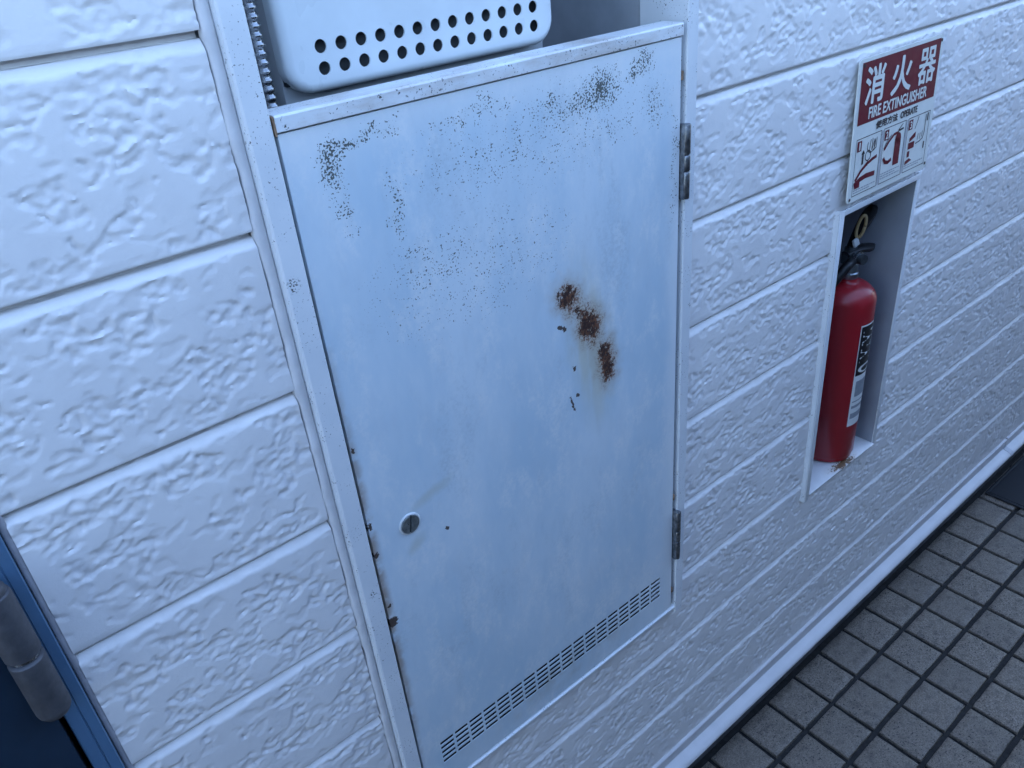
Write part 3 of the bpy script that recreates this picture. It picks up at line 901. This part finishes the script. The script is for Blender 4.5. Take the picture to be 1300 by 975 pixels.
def text_mesh(body, size, offset=0.0, xscale=1.0, res=4):
    cu = bpy.data.curves.new('lettering', 'FONT'); cu.body = body; cu.size = size; cu.offset = offset; cu.resolution_u = res
    cu.fill_mode = 'FRONT'
    o = bpy.data.objects.new('lettering', cu); COL.objects.link(o)
    dg = bpy.context.evaluated_depsgraph_get()
    me = bpy.data.meshes.new_from_object(o.evaluated_get(dg))
    bpy.data.objects.remove(o); bpy.data.curves.remove(cu)
    co = np.zeros(len(me.vertices) * 3, np.float32); me.vertices.foreach_get('co', co); co = co.reshape(-1, 3).copy()
    F = [tuple(p.vertices) for p in me.polygons]
    bpy.data.meshes.remove(me)
    co[:, 0] *= xscale
    return co, F
def fit(co, x0, x1, y0, y1):
    a = co[:, 0].min(); b = co[:, 0].max(); c = co[:, 1].min(); d = co[:, 1].max()
    out = co.copy(); out[:, 0] = x0 + (co[:, 0] - a) / (b - a) * (x1 - x0); out[:, 1] = y0 + (co[:, 1] - c) / (d - c) * (y1 - y0)
    return out
co, F = text_mesh('YAMATO', 1, .02)
co = fit(co, 0, .094, -.0215, .0215)          # text runs down the cylinder, letter tops towards the right
V = [wrap(y, .855 - x, ER + .0009) for x, y, _ in co]
mesh_obj('lettering', V, F, M_LBLW, lab)
for i, (z, h) in enumerate(((.728, .034), (.700, .0025), (.688, .006), (.668, .012))):
    wrap_patch('label_print', -.021 if i == 0 else -.024, .024 - .006 * (i % 3), z - h / 2, z + h / 2, ER + .0007, M_LBLG, lab, 10)

# ================================================================== SIGN
SW, SH = .2385, .2070
sign = thing('fire_extinguisher_sign', (1.0112, -.0135, 1.1255), 'white and dark red fire extinguisher instruction plate fixed above the wall niche', 'sign')
tilt = math.atan2(.0065, SH)
sign.rotation_euler = (-tilt, 0, 0)
M_PLATE = simple('sign_plate', (.74, .75, .70), .4, var=.05, scale=25)
M_SRED = simple('sign_red', (.140, .002, .016), .45, var=.08, scale=30)
M_SBLK = simple('sign_black', (.035, .025, .03), .5)
M_SGREY = simple('sign_grey', (.36, .36, .38), .5)
bm = bmesh.new()
pl = rrect(-SW / 2, SW / 2, 0, SH, .006, 5)
f = [bm.verts.new((x, 0, z)) for x, z in pl]; g = [bm.verts.new((x, .0022, z)) for x, z in pl]
bm.faces.new(f); bm.faces.new(g)
for i in range(len(pl)): bm.faces.new((f[i], f[(i + 1) % len(pl)], g[(i + 1) % len(pl)], g[i]))
plate = bm_obj('plate', bm, M_PLATE, sign, local=True)
def U(u): return (u - .5) * SW
def Vv(v): return (1 - v) * SH
def flat(name, polys, mat, y, parent=plate):
    V, F = [], []
    for p in polys:
        b = len(V); V += [(x, y, z) for x, z in p]; F.append(tuple(range(b, b + len(p))))
    return mesh_obj(name, V, F, mat, parent, local=True)
def rect(u0, u1, v0, v1): return [(U(u0), Vv(v1)), (U(u1), Vv(v1)), (U(u1), Vv(v0)), (U(u0), Vv(v0))]
def stroke(pts, w):
    """polyline in u,v -> list of quads"""
    out = []
    P_ = [Vector((U(a), Vv(b))) for a, b in pts]
    for a, b in zip(P_, P_[1:]):
        d = (b - a).normalized(); nn = Vector((-d.y, d.x)) * w / 2
        a2, b2 = a - d * w * .25, b + d * w * .25
        out.append([tuple(a2 - nn), tuple(b2 - nn), tuple(b2 + nn), tuple(a2 + nn)])
    return out
def disc(u, v, r, n=16): return [(U(u) + r * math.cos(2 * math.pi * k / n), Vv(v) + r * math.sin(2 * math.pi * k / n)) for k in range(n)]
def ringq(u, v, r, w, n=18, a0=0, a1=360):
    out = []
    for k in range(n):
        p, q = R(a0 + (a1 - a0) * k / n), R(a0 + (a1 - a0) * (k + 1) / n)
        out.append([(U(u) + (r - w / 2) * math.cos(p), Vv(v) + (r - w / 2) * math.sin(p)), (U(u) + (r + w / 2) * math.cos(p), Vv(v) + (r + w / 2) * math.sin(p)),
                    (U(u) + (r + w / 2) * math.cos(q), Vv(v) + (r + w / 2) * math.sin(q)), (U(u) + (r - w / 2) * math.cos(q), Vv(v) + (r - w / 2) * math.sin(q))])
    return out
flat('red_panel', [rect(.030, .972, .024, .445)], M_SRED, -.0003)
def lettering(body, u0, u1, v0, v1, mat, y, off):
    co, F0 = text_mesh(body, 1, 0)
    co = fit(co, U(u0), U(u1), Vv(v1), Vv(v0))
    V, F = [], []
    for k in range(7 if off else 1):
        a = k * math.pi / 3; r_ = off if k else 0
        b = len(V); V += [(x + r_ * math.cos(a), y - .00002 * k, z + r_ * math.sin(a)) for x, z, _ in co]
        F += [tuple(i + b for i in f) for f in F0]
    mesh_obj('lettering', V, F, mat, plate, local=True)
lettering('消', .085, .295, .065, .315, M_PLATE, -.0006, .0014)
lettering('火', .390, .625, .065, .315, M_PLATE, -.0006, .0014)
lettering('器', .715, .930, .065, .315, M_PLATE, -.0006, .0009)
lettering('FIRE EXTINGUISHER', .150, .860, .342, .420, M_PLATE, -.0006, .0006)
lettering('使用方法', .255, .515, .462, .516, M_SBLK, -.0006, .0005)
lettering('OPERATE', .555, .765, .466, .514, M_SBLK, -.0006, .0005)
# three instruction boxes
boxes = ((.045, .335), (.368, .640), (.672, .955))
for (a, b) in boxes:
    flat('box_outline', stroke([(a, .545), (b, .545)], .0011) + stroke([(a, .955), (b, .955)], .0011) + stroke([(a, .545), (a, .955)], .0009) + stroke([(b, .545), (b, .955)], .0009), M_SBLK, -.0004)
for u in (.3515, .656):
    flat('divider', [rect(u - .010, u + .010, .548, .955)], simple('divider_grey', (.50, .50, .52), .5), -.0003)
for i, (a, b) in enumerate(boxes):
    flat('number_box', [rect(a + .012, a + .062, .560, .635)], M_SRED, -.0005)
    lettering('123'[i], a + .024 + (.008 if i == 0 else 0), a + .050 - (.006 if i == 0 else 0), .572, .624, M_PLATE, -.0008, .0003)
# 1: pull the pin
flat('pictogram', stroke([(.135, .735), (.135, .655)], .0045) + [[(U(.115), Vv(.665)), (U(.155), Vv(.665)), (U(.135), Vv(.635))]], M_SBLK, -.0005)
flat('pictogram', ringq(.195, .690, .0075, .0016) + stroke([(.195, .725), (.195, .765)], .0016) + ringq(.225, .620, .011, .0014, a0=150, a1=400) + stroke([(.235, .575), (.235, .660), (.262, .585), (.262, .655)], .0014) + stroke([(.205, .660), (.215, .580)], .0014) + stroke([(.285, .580), (.285, .650), (.255, .668)], .0014), M_SBLK, -.0005)
flat('pictogram', stroke([(.070, .840), (.120, .790), (.190, .748), (.255, .730), (.300, .722)], .0050) + stroke([(.065, .872), (.120, .848), (.190, .838), (.290, .845)], .0075) + [rect(.065, .125, .868, .905)], M_SRED, -.0006)
# 2: take the hose
flat('pictogram', [rect(.520, .595, .655, .855), disc(.5575, .655, .0085)], M_SRED, -.0005)
flat('pictogram', stroke([(.395, .700), (.440, .655), (.500, .615), (.545, .612)], .0042) + stroke([(.395, .770), (.415, .800), (.455, .812), (.490, .800)], .0055), M_SRED, -.0006)
flat('pictogram', stroke([(.545, .625), (.555, .590), (.600, .560)], .0016) + stroke([(.560, .600), (.610, .595)], .0030) + stroke([(.385, .690), (.420, .645), (.470, .610)], .0014), M_SBLK, -.0007)
# 3: squeeze the lever
flat('pictogram', [[(U(.715), Vv(.700)), (U(.790), Vv(.665)), (U(.790), Vv(.705)), (U(.715), Vv(.730))], rect(.705, .785, .735, .785), rect(.705, .735, .800, .845), [(U(.690), Vv(.900)), (U(.775), Vv(.880)), (U(.740), Vv(.858)), (U(.690), Vv(.872))]], M_SRED, -.0005)
flat('pictogram', stroke([(.770, .640), (.800, .575), (.805, .555)], .0014) + stroke([(.905, .565), (.905, .700), (.890, .740), (.850, .755), (.800, .760)], .0016) + stroke([(.820, .735), (.825, .690)], .0012) + stroke([(.850, .735), (.852, .690)], .0012) + stroke([(.875, .725), (.878, .680)], .0012) + stroke([(.918, .820), (.918, .775)], .0034) + stroke([(.930, .560), (.930, .610)], .0036), M_SBLK, -.0006)
# fine print lines
rp = random.Random(5)
for (a, b), v0 in zip(boxes, (.912, .880, .905)):
    q = []
    for k in range(3 if v0 < .89 else 2):
        v = v0 + .018 * k; u = a + .012; end = b - .02 - (.06 if k == 1 else 0)
        while u < end:
            w_ = rp.uniform(.010, .030); q.append(rect(u, min(u + w_, end), v, v + .008)); u += w_ + .006
    flat('fine_print', q, M_SGREY, -.0004)
for (u, v) in ((.022, .972), (.975, .960), (.978, .040), (.048, .045)):
    flat('rivet', [disc(u, v, .0026)], M_SBLK, -.0009)

# ================================================================== BLUE DOOR (left edge)
def navy(name, a, b, rough):
    n = NT(name, rough)
    n.color(n.mix(n.ramp(n.noise(12, 4), .3, .7), a, b)); n.rough(n.ramp(n.noise(60, 3), .3, .7, rough - .06, rough + .08))
    n.bump(n.noise(180, 3), .15, .0006)
    return n.mat
M_NAVY = navy('navy_door_paint', (.010, .026, .050), (.014, .034, .062), .42)
M_BLUE = navy('blue_frame_paint', (.075, .155, .265), (.095, .185, .300), .35)
bd = thing('blue_door', (-.72, .01, 0.0), 'dark navy blue steel door in a lighter blue frame with a grey barrel hinge', 'door')
def prof_post(name, pr, z0, z1, mat):
    bm = bmesh.new(); a = [bm.verts.new((x, y, z0)) for x, y in pr]; b = [bm.verts.new((x, y, z1)) for x, y in pr]; n = len(pr)
    for i in range(n): bm.faces.new((a[i], a[(i + 1) % n], b[(i + 1) % n], b[i]))
    bm.faces.new(a); bm.faces.new(b)
    return bm_obj(name, bm, mat, bd)
prof_post('frame_post', [(-.2602, .09), (-.2602, -.0015), (-.2612, -.0028), (-.2690, -.0028), (-.2696, -.0018), (-.2704, -.0018), (-.2710, -.0028), (-.2806, -.0028), (-.2816, -.0015), (-.2816, .09)], 0, 2.018, M_BLUE)
prof_post('frame_post', [(-1.2, .09), (-1.2, -.0028), (-1.1786, -.0028), (-1.1786, .09)], 0, 2.018, M_BLUE)
box('frame_head', -1.178, -.2820, -.0028, .09, 1.995, 2.018, M_BLUE, bd)
leaf = box('door_leaf', -1.174, -.2862, -.0060, .034, .012, 1.990, M_NAVY, bd, .0015)
lathe('door_knob', [(0, 0), (.026, 0), (.028, .004), (.014, .010), (.012, .03), (.024, .04), (.027, .052), (.02, .062), (0, .064)], (-1.11, -.006, .98), M_STEEL, leaf, seg=28, direction=(0, -1, 0))
M_HINGE = simple('weathered_hinge_steel', (.085, .085, .095), .6, .3, var=.18, scale=60, bump=.3, bscale=300, bdist=.0008)
HX, HY = -.2835, -.0130
for (z0, z1) in ((1.0125, 1.1550), (1.70, 1.8425), (.20, .3425)):
    zm = z0 + (z1 - z0) * .47
    hr = .0138
    hg = lathe('barrel_hinge', [(0, -.0035), (.0055, -.0030), (.0105, 0), (hr - .0008, .004), (hr, .008), (hr, zm - z0 - .0022), (hr - .0012, zm - z0 - .0008), (hr - .0035, zm - z0), (0, zm - z0)], (HX, HY, z0), M_HINGE, bd, seg=36)
    L = z1 - zm - .0026
    lathe('upper_barrel', [(0, 0), (hr - .0035, 0), (hr - .0012, .0008), (hr, .0022), (hr, L - .012), (hr - .0006, L - .0095), (hr - .0022, L - .0085), (hr - .0022, L - .0045), (hr - .004, L - .001), (.0055, L + .0015), (0, L + .002)], (HX, HY, zm + .0026), M_HINGE, hg, seg=36)
    lathe('hinge_washer', [(0, 0), (hr - .0028, 0), (hr - .0028, .0024), (0, .0024)], (HX, HY, zm + .0001), M_STEEL, hg, seg=28)

# ================================================================== MAT
def mat_mat():
    n = NT('rubber_mat', .6)
    n.color(n.mix(n.noise(60, 4), (.010, .012, .016), (.018, .020, .026)))
    n.bump(n.noise(420, 3), .5, .001); return n.mat
mt = thing('door_mat', (2.27, -.26, .004), 'flat black rubber mat lying on the floor tiles against the wall foot', 'mat')
MM = mat_mat()
bm = bmesh.new(); bbox(bm, 1.876, 2.60, -.52, -.018, .0045, .0115, .002)
ms = bm_obj('mat_sheet', bm, MM, mt, autos=40)
bm = bmesh.new()
for (a, b, c, d) in ((1.868, 1.876, -.528, -.010), (2.60, 2.608, -.528, -.010), (1.876, 2.60, -.528, -.52), (1.876, 2.60, -.018, -.010)):
    bbox(bm, a, b, c, d, .0042, .0098, .0012)
bm_obj('mat_border', bm, MM, mt, autos=40)

# ================================================================== ADDED WALL, unseen behind the camera, blocks low sky so the siding darkens downwards
M_BLOCKER = simple('blocking_wall_grey', (.075, .075, .078), .85, var=.12, scale=8, bump=.5, bscale=90, bdist=.003)
pw = thing('light_blocking_wall', (1.2, -1.27, 0), 'dark grey wall added out of view to shade the lower part of the siding wall', 'wall')
box('blocker_body', -2.6, 6, -1.34, -1.20, -.06, 1.72, M_BLOCKER, pw, .004)
box('blocker_top', -2.6, 6, -1.37, -1.17, 1.7205, 1.77, M_BLOCKER, pw, .006)
